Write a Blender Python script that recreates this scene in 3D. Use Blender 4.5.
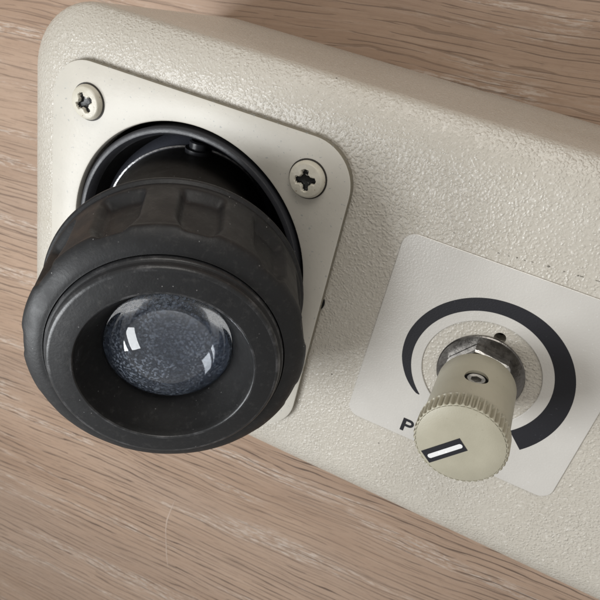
import bpy, bmesh, math, random
from mathutils import Matrix, Vector

# ------------------------------------------------------------------ reset
for o in list(bpy.data.objects):
    bpy.data.objects.remove(o, do_unlink=True)
scene = bpy.context.scene
COL = scene.collection
PI = math.pi
rad = math.radians
U = 0.014            # one drawing unit = 14 mm
DEPTH = 4.8          # housing depth in drawing units (front panel at z = DEPTH)

def W(u, v, n):      # panel coordinates -> world metres (table top is z = 0)
    return Vector((u * U, v * U, (n + DEPTH) * U))

# ------------------------------------------------------------------ camera
R = [[0.9007261969520348, 0.20954443745049744, -0.3805042008413032],
     [0.3637361116487643, -0.8426827199038602, 0.3969658356308132],
     [-0.23746233218546867, -0.4959606459276651, -0.8352452804320725]]
camd = bpy.data.cameras.new('camera')
cam = bpy.data.objects.new('camera', camd)
COL.objects.link(cam)
M = Matrix(((R[0][0], -R[1][0], -R[2][0]), (R[0][1], -R[1][1], -R[2][1]), (R[0][2], -R[1][2], -R[2][2]))).to_4x4()
M.translation = W(-0.5744167, 4.8286586, 8.1173506)
cam.matrix_world = M
camd.sensor_width = 36
camd.lens = 36 * 627.35 / 600
camd.clip_start = 0.005
camd.clip_end = 50
camd.dof.use_dof = True
camd.dof.focus_distance = 8.3 * U
camd.dof.aperture_fstop = 85
scene.camera = cam

# ------------------------------------------------------------------ world, window light and added fill
world = bpy.data.worlds.new('World')
scene.world = world
world.use_nodes = True
wb = world.node_tree.nodes['Background']
wb.inputs['Color'].default_value = (1.0, 0.965, 0.91, 1)
wb.inputs['Strength'].default_value = 0.42

def area(name, loc, target, sx, sy, power, col):
    d = bpy.data.lights.new(name, 'AREA')
    d.shape = 'RECTANGLE'; d.size = sx; d.size_y = sy
    d.energy = power; d.color = col
    o = bpy.data.objects.new(name, d); COL.objects.link(o)
    o.location = loc
    o.rotation_euler = (Vector(target) - Vector(loc)).to_track_quat('-Z', 'Y').to_euler()
    return o
# two panes of one window, low on the left
TGT = W(-5, 0, 0)
wdir = Vector((-0.46, -0.29, 0.84)).normalized()
wside = wdir.cross(Vector((0, 0, 1))).normalized()
wup = wside.cross(wdir)
for k, h in ((-1, .050), (1, .072)):
    off = wup * (0.046 * k + 0.022)
    area('window_pane_light', TGT + wdir * 0.30 + off, TGT + off, 0.14, h, 0.50, (0.95, 0.98, 1.0))
# added fill lamp without a known source, brightens the housing's top wall
area('added_fill_light', W(-1, 40, 20), W(-2, 3, -1), 0.36, 0.24, 1.35, (1.0, 0.96, 0.90))

scene.view_settings.view_transform = 'Standard'
scene.view_settings.look = 'None'
scene.view_settings.exposure = 0
scene.view_settings.gamma = 1
scene.view_settings.use_curve_mapping = False
scene.render.engine = 'CYCLES'
scene.render.resolution_x = scene.render.resolution_y = 1024

# ------------------------------------------------------------------ material helpers
class NT:
    def __init__(self, name):
        self.m = bpy.data.materials.new(name); self.m.use_nodes = True
        self.t = self.m.node_tree; self.b = self.t.nodes['Principled BSDF']
        self.out = self.t.nodes['Material Output']
    def n(self, typ, **kw):
        x = self.t.nodes.new(typ)
        for k, v in kw.items(): setattr(x, k, v)
        return x
    def l(self, a, b): self.t.links.new(a, b)
    def coords(self, scale=(1, 1, 1), rot=0.0, off=(0, 0, 0), warp=None, warp_amt=0.0):
        """object coordinates expressed in drawing units"""
        tc = self.n('ShaderNodeTexCoord')
        mp = self.n('ShaderNodeMapping')
        mp.inputs['Rotation'].default_value = (0, 0, rot)
        mp.inputs['Scale'].default_value = (1 / U, 1 / U, 1 / U)
        self.l(tc.outputs['Object'], mp.inputs['Vector'])
        v = mp.outputs['Vector']
        if warp is not None:
            nz = self.n('ShaderNodeTexNoise'); nz.inputs['Scale'].default_value = warp; nz.inputs['Detail'].default_value = 2
            self.l(v, nz.inputs['Vector'])
            s = self.n('ShaderNodeVectorMath', operation='SUBTRACT'); self.l(nz.outputs['Color'], s.inputs[0]); s.inputs[1].default_value = (.5, .5, .5)
            k = self.n('ShaderNodeVectorMath', operation='SCALE'); self.l(s.outputs[0], k.inputs[0]); k.inputs['Scale'].default_value = warp_amt
            a = self.n('ShaderNodeVectorMath', operation='ADD'); self.l(v, a.inputs[0]); self.l(k.outputs[0], a.inputs[1])
            v = a.outputs[0]
        m2 = self.n('ShaderNodeMapping'); m2.inputs['Scale'].default_value = scale; m2.inputs['Location'].default_value = off
        self.l(v, m2.inputs['Vector'])
        return m2.outputs['Vector']
    def noise(self, vec, scale, detail=3, rough=.55, dist=0):
        x = self.n('ShaderNodeTexNoise'); x.inputs['Scale'].default_value = scale
        x.inputs['Detail'].default_value = detail; x.inputs['Roughness'].default_value = rough; x.inputs['Distortion'].default_value = dist
        self.l(vec, x.inputs['Vector']); return x.outputs['Fac']
    def vor(self, vec, scale, feature='F1', rnd=1.0):
        x = self.n('ShaderNodeTexVoronoi', feature=feature); x.inputs['Scale'].default_value = scale; x.inputs['Randomness'].default_value = rnd
        self.l(vec, x.inputs['Vector']); return x
    def rng(self, val, a, b, c=0.0, d=1.0, smooth=True):
        x = self.n('ShaderNodeMapRange'); x.interpolation_type = 'SMOOTHSTEP' if smooth else 'LINEAR'
        for k, v in zip(('From Min', 'From Max', 'To Min', 'To Max'), (a, b, c, d)): x.inputs[k].default_value = v
        self.l(val, x.inputs['Value']); return x.outputs[0]
    def math(self, op, a, b=None, clamp=False):
        x = self.n('ShaderNodeMath', operation=op); x.use_clamp = clamp
        for i, v in enumerate((a, b)):
            if v is None: continue
            if isinstance(v, (int, float)): x.inputs[i].default_value = v
            else: self.l(v, x.inputs[i])
        return x.outputs[0]
    def mix(self, fac, a, b):
        x = self.n('ShaderNodeMix', data_type='RGBA')
        for i, v in ((0, fac), (6, a), (7, b)):
            if isinstance(v, (int, float)): x.inputs[i].default_value = v
            elif isinstance(v, tuple): x.inputs[i].default_value = (*v, 1)
            else: self.l(v, x.inputs[i])
        return x.outputs[2]
    def bump(self, h, dist, strength=1.0, prev=None):
        x = self.n('ShaderNodeBump'); x.inputs['Distance'].default_value = dist; x.inputs['Strength'].default_value = strength
        self.l(h, x.inputs['Height'])
        if prev is not None: self.l(prev, x.inputs['Normal'])
        return x.outputs['Normal']
    def set(self, **kw):
        for k, v in kw.items():
            s = self.b.inputs[k.replace('_', ' ')]
            if isinstance(v, (int, float)): s.default_value = v
            elif isinstance(v, tuple): s.default_value = (*v, 1)
            else: self.l(v, s)
        return self.m

def mat_wrinkle():
    t = NT('wrinkle_paint')
    v = t.coords(warp=6, warp_amt=.08)
    big = t.noise(v, 5.0, 2, .5)
    fine = t.noise(v, 23, 2, .5, 0)
    tiny = t.noise(v, 44, 2, .5)
    bead = t.rng(t.vor(v, 26, 'SMOOTH_F1').outputs['Distance'], .55, .10)
    ridge = t.rng(fine, .46, .80)
    h2 = t.math('ADD', t.math('ADD', t.math('MULTIPLY', ridge, .45), t.math('MULTIPLY', bead, .60)), t.math('ADD', t.math('MULTIPLY', big, .45), t.math('MULTIPLY', tiny, .12)))
    large = t.noise(v, .55, 3)
    colr = t.mix(t.rng(large, .3, .7), (.462, .430, .374), (.500, .468, .412))
    fl = t.noise(t.coords(off=(1, 4, 2), warp=5, warp_amt=.15), 17, 3, .6, .5)  # pale flecks in the paint colour, also imitating tiny glints
    dens = t.rng(t.noise(v, 1.3, 3), .35, .65, .45, 1.0)
    colr = t.mix(t.math('MULTIPLY', t.math('MULTIPLY', t.rng(fl, .56, .70), dens), .60), colr, (.70, .67, .62))
    pit = t.rng(t.noise(v, 20, 2), .64, .76)
    colr = t.mix(t.math('MULTIPLY', pit, .40), colr, (.33, .30, .24))
    speck = t.rng(t.noise(t.coords(off=(7, 3, 1)), 13, 1), .79, .82)
    colr = t.mix(t.math('MULTIPLY', speck, .8), colr, (.12, .105, .09))
    stain = t.rng(t.noise(t.coords(off=(2, 2, 5)), .8, 5, .65), .56, .74)
    colr = t.mix(t.math('MULTIPLY', stain, .28), colr, (.40, .36, .28))
    amp = t.math('MULTIPLY', h2, t.rng(t.noise(t.coords(off=(9, 9, 9)), .7, 2), .3, .7, .65, 1.15))
    return t.set(Base_Color=colr, Roughness=t.rng(fine, .3, .7, .40, .22), Normal=t.bump(amp, .017 * U, .7), Specular_IOR_Level=.55)

def mat_plate(name='plate_paint', col=(.545, .518, .462), spk=.67):
    t = NT(name)
    v = t.coords()
    a = t.noise(v, 1.1, 4, .6)
    c = t.mix(t.rng(a, .35, .7), col, tuple(x * .93 for x in col))
    sp = t.rng(t.noise(v, 19, 2, .6), spk, spk + .03)
    c = t.mix(t.math('MULTIPLY', sp, .55), c, (.27, .29, .29))
    blot = t.rng(t.noise(t.coords(off=(3, 9, 0)), 2.3, 4, .65), .62, .75)
    c = t.mix(t.math('MULTIPLY', blot, .22), c, (.42, .46, .44))
    return t.set(Base_Color=c, Roughness=.42, Normal=t.bump(t.noise(v, 14, 3), .006 * U, .4))

def mat_label():
    t = NT('label_film')
    v = t.coords()
    c = t.mix(t.rng(t.noise(v, .9, 3), .3, .7), (.540, .520, .488), (.580, .560, .528))
    c = t.mix(t.math('MULTIPLY', t.rng(t.noise(v, 26, 2), .69, .74), .35), c, (.74, .74, .74))
    return t.set(Base_Color=c, Roughness=.30, Metallic=.10, Normal=t.bump(t.noise(v, 34, 2), .006 * U, .5))

def mat_print(name, col, rough=.5):
    t = NT(name)
    v = t.coords()
    c = t.mix(t.rng(t.noise(v, 24, 3), .66, .74), col, tuple(x * 1.8 + .01 for x in col))
    return t.set(Base_Color=c, Roughness=rough, Specular_IOR_Level=.28, Normal=t.bump(t.noise(v, 40, 2), .004 * U, .5))

def mat_black(name, col=(.009, .0095, .011), rough=.50, dust=.6, spec=.40):
    t = NT(name)
    v = t.coords()
    d = t.rng(t.noise(v, 9, 5, .75), .50, .8)
    c = t.mix(t.math('MULTIPLY', d, .5 * dust), col, (.085, .083, .08))
    sp = t.rng(t.vor(v, 11).outputs['Distance'], .11, .06)
    rare = t.rng(t.noise(t.coords(off=(5, 1, 2)), 2.6, 2), .50, .62)
    c = t.mix(t.math('MULTIPLY', t.math('MULTIPLY', sp, rare), dust), c, (.30, .30, .30))
    r = t.rng(t.noise(v, 3, 4, .6), .3, .7, rough - .06, rough + .08)
    h = t.math('ADD', t.noise(v, 30, 3), t.math('MULTIPLY', t.noise(v, 4, 2), .6))
    return t.set(Base_Color=c, Roughness=r, Normal=t.bump(h, .006 * U, .35), Specular_IOR_Level=spec)

def mat_worn_highlight():
    t = NT('worn_highlit_black_edge')
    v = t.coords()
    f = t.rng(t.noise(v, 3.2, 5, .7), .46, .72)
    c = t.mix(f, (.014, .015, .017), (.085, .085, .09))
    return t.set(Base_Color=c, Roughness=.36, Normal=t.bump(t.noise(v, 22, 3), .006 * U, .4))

def mat_metal(name, col=(.42, .41, .39), rough=.3):
    t = NT(name)
    v = t.coords()
    c = t.mix(t.rng(t.noise(v, 9, 3, .6), .4, .7), col, tuple(x * .6 for x in col))
    return t.set(Base_Color=c, Metallic=1.0, Roughness=rough, Normal=t.bump(t.noise(v, 25, 2), .008 * U, .5))

def mat_knob():
    t = NT('knob_paint')
    v = t.coords()
    c = t.mix(t.rng(t.noise(v, 2, 4), .35, .7), (.385, .360, .280), (.345, .322, .248))
    sp = t.rng(t.noise(v, 20, 2), .72, .75)
    c = t.mix(t.math('MULTIPLY', sp, .4), c, (.20, .18, .13))
    return t.set(Base_Color=c, Roughness=.42, Normal=t.bump(t.noise(v, 60, 2), .003 * U, .5))

def mat_screw():
    t = NT('chipped_screw_paint')
    v = t.coords()
    c = t.mix(t.rng(t.noise(v, 4, 4), .35, .65), (.60, .57, .49), (.52, .49, .41))
    chip = t.rng(t.noise(v, 12, 4, .65), .66, .70)
    c = t.mix(chip, c, (.30, .22, .16))
    return t.set(Base_Color=c, Roughness=.36, Normal=t.bump(t.noise(v, 15, 2), .012 * U, .6))

def mat_recess():
    t = NT('screw_recess')
    v = t.coords()
    f = t.rng(t.noise(v, 13, 3, .7), .62, .66)
    c = t.mix(f, (.012, .012, .012), (.62, .60, .56))
    return t.set(Base_Color=c, Roughness=.4, Metallic=t.math('MULTIPLY', f, .0))

def mat_glass():
    t = NT('lens_glass')
    v = t.coords(warp=5, warp_amt=.05)
    t.set(Base_Color=(.90, .94, 1.0), Roughness=.03, IOR=1.52, Transmission_Weight=1.0)
    # dried dust film on the glass
    cells = t.vor(v, 27, 'SMOOTH_F1').outputs['Distance']
    blob = t.rng(cells, .40, .26)
    zone = t.rng(t.noise(t.coords(off=(2, 5, 0)), 1.9, 3), .36, .62, .12, 1)
    fine = t.rng(t.noise(v, 60, 3, .75), .50, .64)
    mask = t.math('MULTIPLY', t.math('ADD', t.math('MULTIPLY', blob, .55), t.math('MULTIPLY', fine, .40)), zone)
    mask = t.math('ADD', t.math('MULTIPLY', mask, .36), .012, clamp=True)
    df = t.n('ShaderNodeBsdfDiffuse'); df.inputs['Color'].default_value = (.48, .55, .67, 1)
    mx = t.n('ShaderNodeMixShader')
    t.l(mask, mx.inputs[0]); t.l(t.b.outputs[0], mx.inputs[1]); t.l(df.outputs[0], mx.inputs[2])
    t.l(mx.outputs[0], t.out.inputs['Surface'])
    return t.m

def mat_inner_lens():
    t = NT('inner_lens')
    v = t.coords()
    sp = t.rng(t.noise(v, 26, 4, .7), .48, .70)
    c = t.mix(t.math('MULTIPLY', sp, .5), (.030, .039, .060), (.18, .215, .285))
    return t.set(Base_Color=c, Roughness=.5, Specular_IOR_Level=.05)

def mat_wood():
    t = NT('oak_laminate')
    rot = rad(-5)
    wk = dict(rot=rot, warp=.16, warp_amt=.55)
    c0 = t.noise(t.coords((.09, .5, 1), **wk), 1, 5, .6)
    base = t.mix(t.rng(c0, .30, .70), (.350, .236, .166), (.450, .320, .236))
    g = t.rng(t.noise(t.coords((.05, .22, 1), off=(4, 8, 0), **wk), 1, 3), .42, .68)
    base = t.mix(t.math('MULTIPLY', g, .5), base, (.385, .285, .222))
    # fine fibre streaks
    fb = t.noise(t.coords((.7, 22, 1), **wk), 1, 5, .7)
    base = t.mix(t.rng(fb, .45, .80, 0, .55), base, (.215, .138, .098))
    fb2 = t.noise(t.coords((.45, 11, 1), off=(11, 2, 0), **wk), 1, 4, .65)
    base = t.mix(t.rng(fb2, .50, .78, 0, .50), base, (.53, .405, .318))
    mott = t.noise(t.coords((6, 14, 1), off=(1, 1, 0), **wk), 1, 3, .6)
    base = t.mix(t.rng(mott, .50, .75, 0, .22), base, (.24, .17, .125))
    # limed pale veins: ragged streaks inside long narrow bands
    band = t.rng(t.noise(t.coords((.10, 1.15, 1), off=(1.3, 5, 0), **wk), 1, 3, .55), .53, .61)
    rag = t.rng(t.noise(t.coords((2.2, 19, 1), off=(3, 0, 0), **wk), 1, 5, .75), .48, .58)
    vein = t.math('MULTIPLY', band, rag)
    base = t.mix(t.math('MULTIPLY', vein, .62), base, (.64, .565, .50))
    # long grain lines, broken into dashes
    def lines(freq, off, w0, w1, keep, sx):
        sep = t.n('ShaderNodeSeparateXYZ'); t.l(t.coords((1, 1, 1), off=off, **wk), sep.inputs[0])
        y = t.math('MULTIPLY', sep.outputs['Y'], freq)
        y = t.math('ADD', y, t.math('MULTIPLY', t.noise(t.coords((.16, .55, 1), off=off, **wk), 1, 2), 2.6))
        y = t.math('ADD', y, t.math('MULTIPLY', t.noise(t.coords((.55, 2.6, 1), off=off, **wk), 1, 2), .9))
        d = t.math('ABSOLUTE', t.math('SUBTRACT', t.math('FRACT', y), .5))
        brk = t.noise(t.coords((sx, freq * 2.3, 1), off=(off[0] + 3, off[1], 0), **wk), 1, 2, .5)
        wid = t.rng(brk, keep, keep + .16, w0, w1, False)          # dash swells then closes
        return t.rng(t.math('SUBTRACT', wid, d), 0.0, .028)
    l1 = lines(4.0, (0, 0, 0), -.025, .088, .36, .32)
    l2 = lines(7.3, (5, 3, 0), -.04, .085, .40, .48)
    zone = t.rng(t.noise(t.coords((.10, .35, 1), off=(9, 1, 0), **wk), 1, 2), .30, .55, .30, 1)
    ys = t.n('ShaderNodeSeparateXYZ'); t.l(t.coords((1, 1, 1), rot=rot), ys.inputs[0])
    zone = t.math('MULTIPLY', zone, t.rng(ys.outputs['Y'], 3.0, -6.0, .38, 1.0))
    pore = t.math('MAXIMUM', t.math('MULTIPLY', l1, zone), t.math('MULTIPLY', l2, .60))
    base = t.mix(t.math('MULTIPLY', pore, .92), base, (.095, .062, .045))
    h = t.math('SUBTRACT', t.math('MULTIPLY', fb, .25), t.math('MULTIPLY', pore, .8))
    return t.set(Base_Color=base, Roughness=t.rng(fb, .3, .7, .42, .55), Normal=t.bump(h, .025 * U, .5), Specular_IOR_Level=.45)

MAT = dict(paint=mat_wrinkle(), plate=mat_plate(), label=mat_label(),
           ink=mat_print('black_ink', (.014, .014, .018)), white=mat_print('white_enamel', (.72, .72, .72), .35),
           scratch=mat_print('pale_scratch', (.64, .52, .44)), grime=mat_print('dark_grime', (.03, .026, .022)),
           rubber=mat_black('black_grip'), collar=mat_black('black_collar', (.030, .031, .036), .36, .25),
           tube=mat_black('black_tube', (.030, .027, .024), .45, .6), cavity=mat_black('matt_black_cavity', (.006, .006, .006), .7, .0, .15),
           step=mat_black('blue_black_step', (.060, .064, .080), .3, .5, .5),
           steel=mat_metal('worn_steel', (.55, .54, .52), .28), dark_steel=mat_metal('dark_steel', (.20, .19, .18), .34), bright=mat_metal('bright_edge', (.50, .50, .51), .35),
           knob=mat_knob(), worn_highlight=mat_worn_highlight(), scribe=mat_print('scribe_grime', (.17, .155, .13)), bore=mat_black('matt_black_bore', (.009, .009, .0095), .55, .5, .2), edge=mat_plate('worn_shaded_plate_edge', (.19, .17, .13), .6), screw=mat_screw(), recess=mat_recess(), glass=mat_glass(), inner=mat_inner_lens(), wood=mat_wood())

# ------------------------------------------------------------------ mesh helpers (coordinates in drawing units)
def mesh_obj(name, verts, faces, mats, parent=None, smooth=True, angle=35, mat_idx=None):
    me = bpy.data.meshes.new(name)
    me.from_pydata([(x * U, y * U, z * U) for x, y, z in verts], [], faces)
    mats = mats if isinstance(mats, (list, tuple)) else [mats]
    for m in mats: me.materials.append(MAT[m])
    if mat_idx: me.polygons.foreach_set('material_index', mat_idx)
    bm = bmesh.new(); bm.from_mesh(me)
    bmesh.ops.recalc_face_normals(bm, faces=bm.faces); bm.to_mesh(me); bm.free()
    if smooth:
        me.polygons.foreach_set('use_smooth', [True] * len(me.polygons))
        me.set_sharp_from_angle(angle=rad(angle))
    me.update()
    o = bpy.data.objects.new(name, me); COL.objects.link(o)
    if parent is not None: o.parent = parent
    return o

def loft(rings, closed_loop=False, cap0=False, cap1=False):
    n = len(rings[0]); V = [p for r in rings for p in r]; F = []
    k = len(rings)
    for i in range(k if closed_loop else k - 1):
        a, b = i * n, ((i + 1) % k) * n
        for j in range(n):
            F.append((a + j, a + (j + 1) % n, b + (j + 1) % n, b + j))
    if cap0: F.append(tuple(range(n)))
    if cap1: F.append(tuple(range((k - 1) * n, k * n)))
    return V, F

def lathe(profile, n=96, cx=0, cy=0, mod=None, **kw):
    """profile: list of (z, r)"""
    rings = []
    for z, r in profile:
        ring = []
        for j in range(n):
            a = 2 * PI * j / n
            rr = r + (mod(z, r, a) if mod else 0)
            ring.append((cx + rr * math.cos(a), cy + rr * math.sin(a), z))
        rings.append(ring)
    return loft(rings, **kw)

def rrect(u0, u1, v0, v1, r, per=14, side=40):
    """rounded rectangle outline, counter-clockwise, fixed point count"""
    P = []
    cs = [(u1 - r, v1 - r, 0), (u0 + r, v1 - r, 90), (u0 + r, v0 + r, 180), (u1 - r, v0 + r, 270)]
    arcs = [[(cx + r * math.cos(rad(a0 + 90 * i / per)), cy + r * math.sin(rad(a0 + 90 * i / per))) for i in range(per + 1)] for cx, cy, a0 in cs]
    for i in range(4):
        P += arcs[i]
        p, q = arcs[i][-1], arcs[(i + 1) % 4][0]
        for s in range(1, side): P.append((p[0] + (q[0] - p[0]) * s / side, p[1] + (q[1] - p[1]) * s / side))
    return P

def circle_like(outline, cx, cy, r):
    return [(cx + r * math.cos(a), cy + r * math.sin(a)) for a in (math.atan2(y - cy, x - cx) for x, y in outline)]

def cut(o, cutter):
    m = o.modifiers.new('cut', 'BOOLEAN'); m.operation = 'DIFFERENCE'; m.object = cutter; m.solver = 'EXACT'
    dg = bpy.context.evaluated_depsgraph_get()
    me = bpy.data.meshes.new_from_object(o.evaluated_get(dg))
    o.modifiers.clear(); old = o.data; o.data = me; me.name = old.name
    bpy.data.meshes.remove(old); bpy.data.objects.remove(cutter, do_unlink=True)
    me.polygons.foreach_set('use_smooth', [True] * len(me.polygons)); me.set_sharp_from_angle(angle=rad(35))

# ------------------------------------------------------------------ the table
tv = []; tf = []
table = mesh_obj('table_top', *loft([[(x, y, z) for x, y in rrect(-60, 50, -60, 45, 1.5)] for z in (-1.8, -.08)] +
                 [[(x, y, 0) for x, y in rrect(-59.92, 49.92, -59.92, 44.92, 1.45)]], cap0=True, cap1=True), 'wood', smooth=False)
table['kind'] = 'structure'
table['label'] = 'oak grain laminate table top with pale limed veins'
# the fine curved scratch in the laminate
sp = [(-6.70, -11.55), (-6.80, -12.1), (-6.89, -12.72), (-6.88, -13.2), (-6.81, -13.69), (-6.70, -14.4), (-6.56, -15.0)]
sv = []; sf = []
for i, (x, y) in enumerate(sp):
    w = (.004, .012, .017, .012, .010, .015, .004)[i]
    sv += [(x - w, y, .004), (x, y, .012), (x + w, y, .004)]
    if i:
        b = 3 * i; sf += [(b - 3, b - 2, b + 1, b), (b - 2, b - 1, b + 2, b + 1)]
mesh_obj('scratch', sv, sf, 'scratch', table)

# ------------------------------------------------------------------ the instrument
inst = bpy.data.objects.new('optical_viewer', None); COL.objects.link(inst)
inst.empty_display_size = .02
inst['label'] = 'beige wrinkle-painted metal viewer box with angled black eyepiece and knurled control knob'
inst['category'] = 'optical instrument'
front = bpy.data.objects.new('tmp', None)          # offset helper: panel plane height
def place(o): o.location = (0, 0, DEPTH * U); return o

EC = (-4.95, .03)                                   # eyepiece opening centre on the panel
# housing: lofted rounded box with an opening in the front
L_, R_, V_ = -8.24, 6.2, 3.30
secs = []
def sec(inset, n, rr=1.2):
    secs.append([(x, y, n) for x, y in rrect(L_ + inset, R_ - inset, -V_ + inset, V_ - inset, max(.3, rr - inset * .8))])
RB = .63
first = rrect(L_ + RB, R_ - RB, -V_ + RB, V_ - RB, 1.2 - RB * .8)
secs.append([(x, y, -.25) for x, y in circle_like(first, *EC, 2.14)])
secs.append([(x, y, 0) for x, y in circle_like(first, *EC, 2.14)])
for i in range(0, 9):
    a = PI / 4 * i / 8
    sec(RB - .80 * math.sin(a), -.80 * (1 - math.cos(a)))
for i in range(1, 9):
    a = PI / 4 + PI / 4 * i / 8
    sec(.22 * (1 - math.sin(a)), -.2343 - .22 * (math.cos(PI / 4) - math.cos(a)))
RD = .39
for k in range(1, 5): sec(.30 * k / 4, -RD - (DEPTH - RD - .12) * k / 4)
sec(.34, -DEPTH + .03); sec(.40, -DEPTH)
V, F = loft(secs, cap1=True)
housing = place(mesh_obj('housing', V, F, 'paint', inst, angle=40))
# keyed slot beside the control's bushing
cv, cf = lathe([(-.3, .085), (.3, .085)], 24, .05, .645, cap0=True, cap1=True)
slot = place(mesh_obj('cutter', cv, cf, 'cavity'))
slot.parent = inst
bpy.context.view_layer.update(); cut(housing, slot)
v2, f2 = lathe([(-.28, .0851), (-.012, .0851)], 24, .05, .645, cap0=True)
place(mesh_obj('key_slot', v2, f2, 'cavity', housing)).location = (0, 0, 0)

# scribed broken line above the label
random.seed(4)
sv = []; sf = []
u = -.42
while u < 2.6:
    ln = random.choice((.02, .03, .05, .09, .16)); v0 = 1.815 + (u + .39) * .072 + random.uniform(-.006, .006)
    w = random.uniform(.003, .007); b = len(sv); v1 = v0 + ln * .072
    sv += [(u, v0 - w, .004), (u + ln, v1 - w * .6, .004), (u + ln, v1 + w * .6, .004), (u, v0 + w, .004), (u + ln * .5, (v0 + v1) / 2, .008)]
    sf += [(b, b + 1, b + 4), (b + 1, b + 2, b + 4), (b + 2, b + 3, b + 4), (b + 3, b, b + 4)]
    u += ln + random.uniform(.02, .20)
for (u, v, r) in ((-.17, 1.835, .012), (.23, 1.865, .017), (.60, 1.88, .012), (-1.0, -1.95, .012), (-2.07, -1.05, .014)):
    b = len(sv); n = 9
    sv += [(u + r * math.cos(2 * PI * i / n), v + r * .8 * math.sin(2 * PI * i / n), .004) for i in range(n)] + [(u, v, .012)]
    sf += [(b + i, b + (i + 1) % n, b + n) for i in range(n)]
mesh_obj('scribe_mark', sv, sf, 'scribe', housing)['kind'] = 'stuff'

# ---- square plate with round opening and screws
PU0, PU1, PV = -7.56, -2.515, 2.55
rings = []
o0 = rrect(PU0, PU1, -PV, PV, .68)
def shr(d, n): return [(x, y, n) for x, y in rrect(PU0 + d, PU1 - d, -PV + d, PV - d, .68 - d)]
def cir(r, n): return [(x, y, n) for x, y in circle_like(o0, *EC, r)]
PT = .115
rings = [shr(0, .004), shr(0, PT - .03), shr(.009, PT - .009), shr(.03, PT), cir(2.125, PT), cir(2.105, PT - .008), cir(2.097, PT - .03), cir(2.097, .004)]
V, F = loft(rings, closed_loop=True)
npl = len(o0); plate = place(mesh_obj('eyepiece_plate', V, F, ('plate', 'edge'), inst, angle=30, mat_idx=[1 if i < npl * 2 else 0 for i in range(len(F))]))  # outer sides: worn edge colour with the edge's shade painted in
# small dark spot at the plate's edge
V, F = lathe([(.0, .085), (.03, .085), (.045, .06)], 20, cap0=True, cap1=True)
V = [(PU1 - .035 + x * .75, .10 + y * 1.25, z) for x, y, z in V]
mesh_obj('edge_spot', V, F, 'cavity', plate)

def make_screw(name, seed):
    rnd = random.Random(seed)
    nr, na = 34, 96
    Rr = .265; H = .135
    V = [(0, 0, 0)]; idx = []; hh = []
    def height(x, y):
        r = math.hypot(x, y)
        z = H - .035 * (r / Rr) ** 2
        if r > Rr * .86: z -= .06 * ((r - Rr * .86) / (Rr * .14)) ** 2
        # cross recess with rounded arms and chewed edges
        w = .042 + .004 * math.sin(9 * math.atan2(y, x) + seed)
        l = .150
        def bar(a, b): 
            d = max(abs(a) - w, abs(b) - l + .3 * abs(a))
            return d
        core = r - .088
        d = min(bar(x, y), bar(y, x), core)
        rec = max(0., min(1., .5 - d / .022))
        return z - rec * (.11 - .25 * max(0, r - .03)), rec
    z, rec = height(0, 0); V[0] = (0, 0, z); mk = [rec]
    for i in range(1, nr + 1):
        r = Rr * (i / nr)
        for j in range(na):
            a = 2 * PI * j / na
            x, y = r * math.cos(a), r * math.sin(a)
            z, rec = height(x, y); V.append((x, y, z)); mk.append(rec)
    F = []; MI = []
    for j in range(na): F.append((0, 1 + j, 1 + (j + 1) % na))
    for i in range(nr - 1):
        a = 1 + i * na; b = a + na
        for j in range(na): F.append((a + j, b + j, b + (j + 1) % na, a + (j + 1) % na))
    a = 1 + (nr - 1) * na; b = len(V)
    for j in range(na):
        V.append((Rr * .99 * math.cos(2 * PI * j / na), Rr * .99 * math.sin(2 * PI * j / na), 0))
    for j in range(na): F.append((a + j, b + j, b + (j + 1) % na, a + (j + 1) % na))
    MI = [1 if sum(mk[k] if k < len(mk) else 0 for k in f) / len(f) > .5 else 0 for f in F]
    return mesh_obj(name, V, F, ('screw', 'recess'), None, angle=60, mat_idx=MI)
for k, (u, v, rz) in enumerate(((-6.87, 1.945, 33), (-3.16, 1.945, 12), (-6.87, -1.945, 70), (-3.16, -1.945, 50))):
    s = make_screw('screw', k + 1); s.parent = plate
    s.location = (u * U, v * U, (PT + .002) * U); s.rotation_euler = (0, 0, rad(rz))
    V, F = lathe([(.0, .20), (.0, .285), (.012, .285), (.012, .20)], 48)
    g = mesh_obj('washer', V, F, 'grime', plate)
    g.location = (u * U, v * U, (PT + .001) * U)

# ---- collar cup in the opening
prof = [(-1.9, 2.03), (.02, 2.03), (.09, 2.025), (.125, 2.00), (.135, 1.965), (.125, 1.93), (.08, 1.90), (-.05, 1.88), (-1.75, 1.84)]
V, F = lathe(prof, 128, *EC, cap0=True)
n = 128; F.append(tuple(range((len(prof) - 1) * n, len(prof) * n)))
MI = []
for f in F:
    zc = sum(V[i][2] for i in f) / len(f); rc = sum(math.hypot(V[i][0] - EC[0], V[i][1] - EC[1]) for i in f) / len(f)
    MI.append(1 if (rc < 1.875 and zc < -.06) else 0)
place(mesh_obj('collar', V, F, ('collar', 'cavity'), inst, mat_idx=MI))

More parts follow.
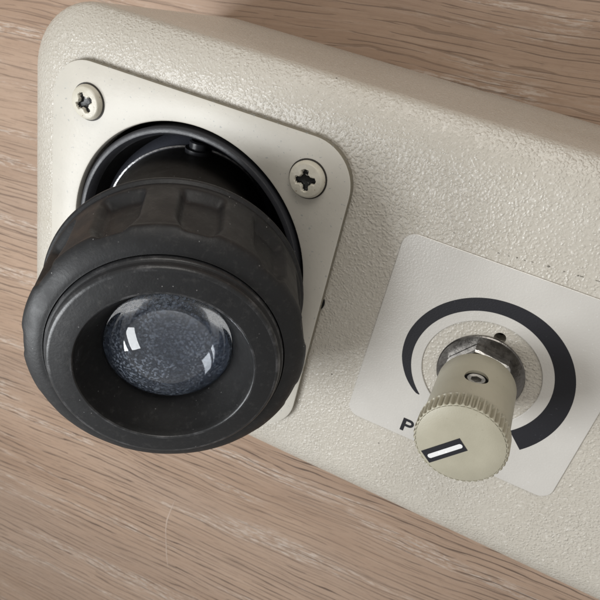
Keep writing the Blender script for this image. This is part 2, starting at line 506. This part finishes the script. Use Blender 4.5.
# ---- eyepiece, tilted along the panel
TILT = math.atan(.526)
def tilt(o):
    o.rotation_euler = (0, TILT, 0); o.location = (-4.93 * U, .03 * U, (DEPTH + .1) * U); return o
V, F = lathe([(-1.22, 1.20), (-1.22, 1.36), (-1.20, 1.375), (-1.15, 1.385), (1.2, 1.385), (1.37, 1.385)], 128, cap0=True, cap1=True)
eye = tilt(mesh_obj('eyepiece', V, F, 'tube', inst))
V, F = lathe([(-1.26, 1.34), (-1.26, 1.412), (-1.232, 1.412), (-1.222, 1.387)], 128)
mesh_obj('worn_edge', V, F, 'bright', eye)
V, F = lathe([(-1.50, 1.30), (-1.50, 1.56), (-1.44, 1.57), (-1.26, 1.41), (-1.24, 1.33)], 128)
mesh_obj('flange_step', V, F, 'step', eye)
V, F = lathe([(0, .0001), (0, .17), (.05, .175), (.08, .175), (.09, .125), (.19, .125), (.21, .10), (.21, .0001)], 32)
pin = mesh_obj('stop_screw', V, F, 'collar', eye); pin.scale = (1.25, 1.25, 1)
pin.location = (0, 1.37 * U, -1.02 * U); pin.rotation_euler = (-PI / 2, 0, 0)
# grip ring with scooped flutes
def sm(x, a, b):
    t = max(0, min(1, (x - a) / (b - a))); return t * t * (3 - 2 * t)
def flute(z, r, a):
    if not 1.50 < z < 2.71 or r < 1.5: return 0
    k = sm(z, 1.54, 1.72) * (1 - sm(z, 2.52, 2.71))
    ph = ((a - rad(84.3)) / rad(360 / 11)) % 1.0
    ph = min(ph, 1 - ph)
    wd = .30 - .10 * sm(z, 2.3, 2.7)
    return -.125 * k * (1 - sm(ph, wd - .09, wd + .02))
prof = [(1.365, 1.386), (1.335, 1.60), (1.335, 1.775), (1.345, 1.805), (1.37, 1.822), (1.40, 1.82), (1.425, 1.80), (1.435, 1.775), (1.45, 1.768)]
prof += [(1.48 + 1.10 * i / 44, 1.775 - .035 * i / 44) for i in range(45)]
prof += [(2.60, 1.746), (2.63, 1.745), (2.66, 1.734), (2.695, 1.705), (2.735, 1.65), (2.77, 1.585), (2.79, 1.53), (2.80, 1.49), (2.80, 1.468), (2.803, 1.459), (2.785, 1.456), (2.70, 1.454), (2.66, 1.30)]
V, F = lathe(prof, 360, mod=flute)
mesh_obj('grip_ring', V, F, 'rubber', eye, angle=50)
# eyecup
prof = [(2.64, 1.30), (2.70, 1.446), (2.79, 1.446), (2.815, 1.444), (2.845, 1.436), (2.862, 1.424), (2.868, 1.410), (2.875, 1.405), (2.93, 1.398), (2.955, 1.385), (2.972, 1.367), (2.978, 1.34), (3.0, 1.22), (3.024, 1.10), (3.024, 1.082), (3.012, 1.068),
        (2.95, 1.045), (2.85, 1.0), (2.65, .89), (2.58, .85), (2.555, .83), (2.52, .818), (2.30, .815), (2.0, .815)]
V, F = lathe(prof, 192)
MI = [1 if i // 192 >= 15 else 2 if i // 192 in (3, 4, 8, 9, 10, 13, 14) else 0 for i in range(len(F))]  # rim edges coloured lighter: some wear plus a painted-in highlight
mesh_obj('eyecup', V, F, ('rubber', 'bore', 'worn_highlight'), eye, angle=40, mat_idx=MI)
# lens
def cap(r, z0, sag, n=16):
    Rc = (r * r + sag * sag) / (2 * sag); out = []
    for i in range(n + 1):
        q = max(r * (1 - i / n), .0008)
        out.append((z0 - (Rc - sag) + math.sqrt(Rc * Rc - q * q), q))
    return out
prof = [(2.34, .0008), (2.345, .2), (2.36, .4), (2.385, .6), (2.42, .80)] + cap(.806, 2.52, .38)
V, F = lathe(prof, 128, cap0=True, cap1=True)
mesh_obj('lens', V, F, 'glass', eye, angle=50)
prof = [(1.9, .79)] + cap(.80, 2.20, .11)
V, F = lathe(prof, 96, cap0=True, cap1=True)
mesh_obj('inner_lens', V, F, 'inner', eye, angle=50)

# ---- label with printed sweep
lo = rrect(-1.657, 1.639, -1.603, 1.682, .20)
def lsh(d, n): return [(x, y, n) for x, y in rrect(-1.657 + d, 1.639 - d, -1.603 + d, 1.682 - d, .20 - d)]
def lci(r, n): return [(x, y, n) for x, y in circle_like(lo, 0, 0, r)]
LT = .022
V, F = loft([lsh(0, .002), lsh(0, LT - .006), lsh(.008, LT), lci(.849, LT), lci(.841, LT - .006), lci(.841, .002)], closed_loop=True)
label = place(mesh_obj('label_plate', V, F, 'label', inst, angle=25))
tab = [(-45, 1.345), (0, 1.288), (45, 1.245), (90, 1.205), (140, 1.185), (170, 1.172), (190, 1.148), (210, 1.098), (221, 1.060), (225, 1.040), (227, 1.015)]
def rout(a):
    for (a0, r0), (a1, r1) in zip(tab, tab[1:]):
        if a <= a1: return r0 + (r1 - r0) * (a - a0) / (a1 - a0)
    return tab[-1][1]
zt = LT + .003
sv = []; sf = []
for i in range(137):
    a = -45 + 272 * i / 136
    r1 = rout(a)
    c, s = math.cos(rad(a)), math.sin(rad(a))
    sv += [(c * 1.0, s * 1.0, zt), (c * r1, s * r1, zt)]
    if i: b = 2 * i; sf.append((b - 2, b - 1, b + 1, b))
mesh_obj('sweep_mark', sv, sf, 'ink', label)
# letter P
def letter_p(x0, y0, h):
    s = .058; V = []; F = []
    def quad(a, b, c, d):
        k = len(V); V.extend([(p[0], p[1], zt) for p in (a, b, c, d)]); F.append((k, k + 1, k + 2, k + 3))
    quad((x0, y0), (x0 + s, y0), (x0 + s, y0 + h), (x0, y0 + h))
    t = .046; ro = h * .30; cy = y0 + h - ro; cx = x0 + s + .055
    quad((x0 + s, y0 + h - t), (cx, y0 + h - t), (cx, y0 + h), (x0 + s, y0 + h))
    quad((x0 + s, cy - ro), (cx, cy - ro), (cx, cy - ro + t), (x0 + s, cy - ro + t))
    for i in range(12):
        a, b = rad(-90 + 15 * i), rad(-75 + 15 * i); ri = ro - t; xi = ri + .004
        quad((cx + ro * math.cos(a), cy + ro * math.sin(a)), (cx + ro * math.cos(b), cy + ro * math.sin(b)), (cx + xi * math.cos(b), cy + ri * math.sin(b)), (cx + xi * math.cos(a), cy + ri * math.sin(a)))
    return V, F
V, F = letter_p(-.772, -1.497, .245)
mesh_obj('letter', V, F, 'ink', label)

# ---- bushing, washer, nut and knob
V, F = lathe([(.002, .30), (.002, .615), (.035, .62), (.05, .605), (.05, .30)], 96, closed_loop=True)
place(mesh_obj('washer', V, F, 'dark_steel', inst))
hexr = []
for z, k in ((.052, .97), (.07, 1.0), (.22, 1.0), (.25, .95)):
    ring = []
    for j in range(60):
        a = 2 * PI * j / 60
        ap = .44 / math.cos(((a + rad(8)) % (PI / 3)) - PI / 6)
        ring.append((min(ap, .50) * k * math.cos(a), min(ap, .50) * k * math.sin(a), z))
    hexr.append(ring)
V, F = loft(hexr, cap0=True, cap1=True)
place(mesh_obj('hex_nut', V, F, 'steel', inst, angle=25))
V, F = lathe([(.25, .30), (.44, .30)], 40, cap0=True, cap1=True)
place(mesh_obj('bushing', V, F, 'steel', inst))
def knurl(z, r, a):
    if not 1.485 < z < 1.735 or r < .55: return 0
    k = sm(z, 1.486, 1.51) * (1 - .75 * sm(z, 1.69, 1.725))
    ph = (a / (2 * PI) * 46) % 1.0; ph = min(ph, 1 - ph) * 2
    return -.05 * k * (1 - sm(ph, .25, .75))
prof = [(.43, .20), (.385, .50), (.39, .525), (.41, .537), (.7, .539), (1.38, .541), (1.42, .543), (1.455, .552), (1.475, .566)]
prof += [(1.486 + .224 * i / 12, .574) for i in range(13)]
prof += [(1.724, .566), (1.733, .552), (1.733, .546), (1.722, .543), (1.722, .540), (1.735, .5385), (1.739, .532), (1.739, .30)]
V, F = lathe(prof, 46 * 8, mod=knurl, cap0=True, cap1=True)
knob = place(mesh_obj('control_knob', V, F, 'knob', inst, angle=30))
ang = rad(99.7)
V, F = lathe([(.33, .152), (.7, .152)], 40, cap0=True, cap1=True)
ct = mesh_obj('cutter', V, F, 'cavity', None)
def on_side(o, z, parented=True):
    o.rotation_euler = (0, PI / 2, ang)
    o.location = (0, 0, (z + (0 if parented else DEPTH)) * U)
on_side(ct, 1.0, False)
bpy.context.view_layer.update(); cut(knob, ct)
# cup-point set screw with a hex socket
n = 48
def hx(r, z): return [((r / math.cos(((2 * PI * j / n) % (PI / 3)) - PI / 6)) * math.cos(2 * PI * j / n), (r / math.cos(((2 * PI * j / n) % (PI / 3)) - PI / 6)) * math.sin(2 * PI * j / n), z) for j in range(n)]
def cc(r, z): return [(r * math.cos(2 * PI * j / n), r * math.sin(2 * PI * j / n), z) for j in range(n)]
V, F = loft([cc(.126, .36), cc(.126, .485), cc(.112, .508), hx(.064, .50), hx(.060, .41)], cap0=True, cap1=True)
ss = mesh_obj('set_screw', V, F, 'steel', knob, angle=25); on_side(ss, 1.0)
V, F = loft([cc(.1515, .34), cc(.1515, .495), cc(.132, .475), cc(.128, .34)], closed_loop=True)
sl = mesh_obj('screw_hole_lining', V, F, 'cavity', knob, angle=25); on_side(sl, 1.0)
# engraved pointer: black field with white bar
zt = 1.7425
A, B, C_, D_ = (-.389, -.331), (-.033, .086), (.112, -.037), (-.240, -.452)
mesh_obj('pointer_field', [(*p, zt) for p in (A, B, C_, D_)], [(0, 1, 2, 3)], 'ink', knob)
p0, p1 = Vector((-.285, -.367)), Vector((.030, .003)); d = (p1 - p0).normalized(); q = Vector((-d.y, d.x))
pts = []
for c, s0 in ((p1 - d * .03, 0), (p0 + d * .03, 180)):
    for i in range(9):
        a = rad(-90 + 180 * i / 8 + s0)
        pts.append(c + d * (.03 * math.cos(a)) + q * (.031 * math.sin(a)))
mesh_obj('pointer_bar', [(p.x, p.y, zt + .003) for p in pts], [tuple(range(len(pts)))], 'white', knob)

bpy.data.objects.remove(front)
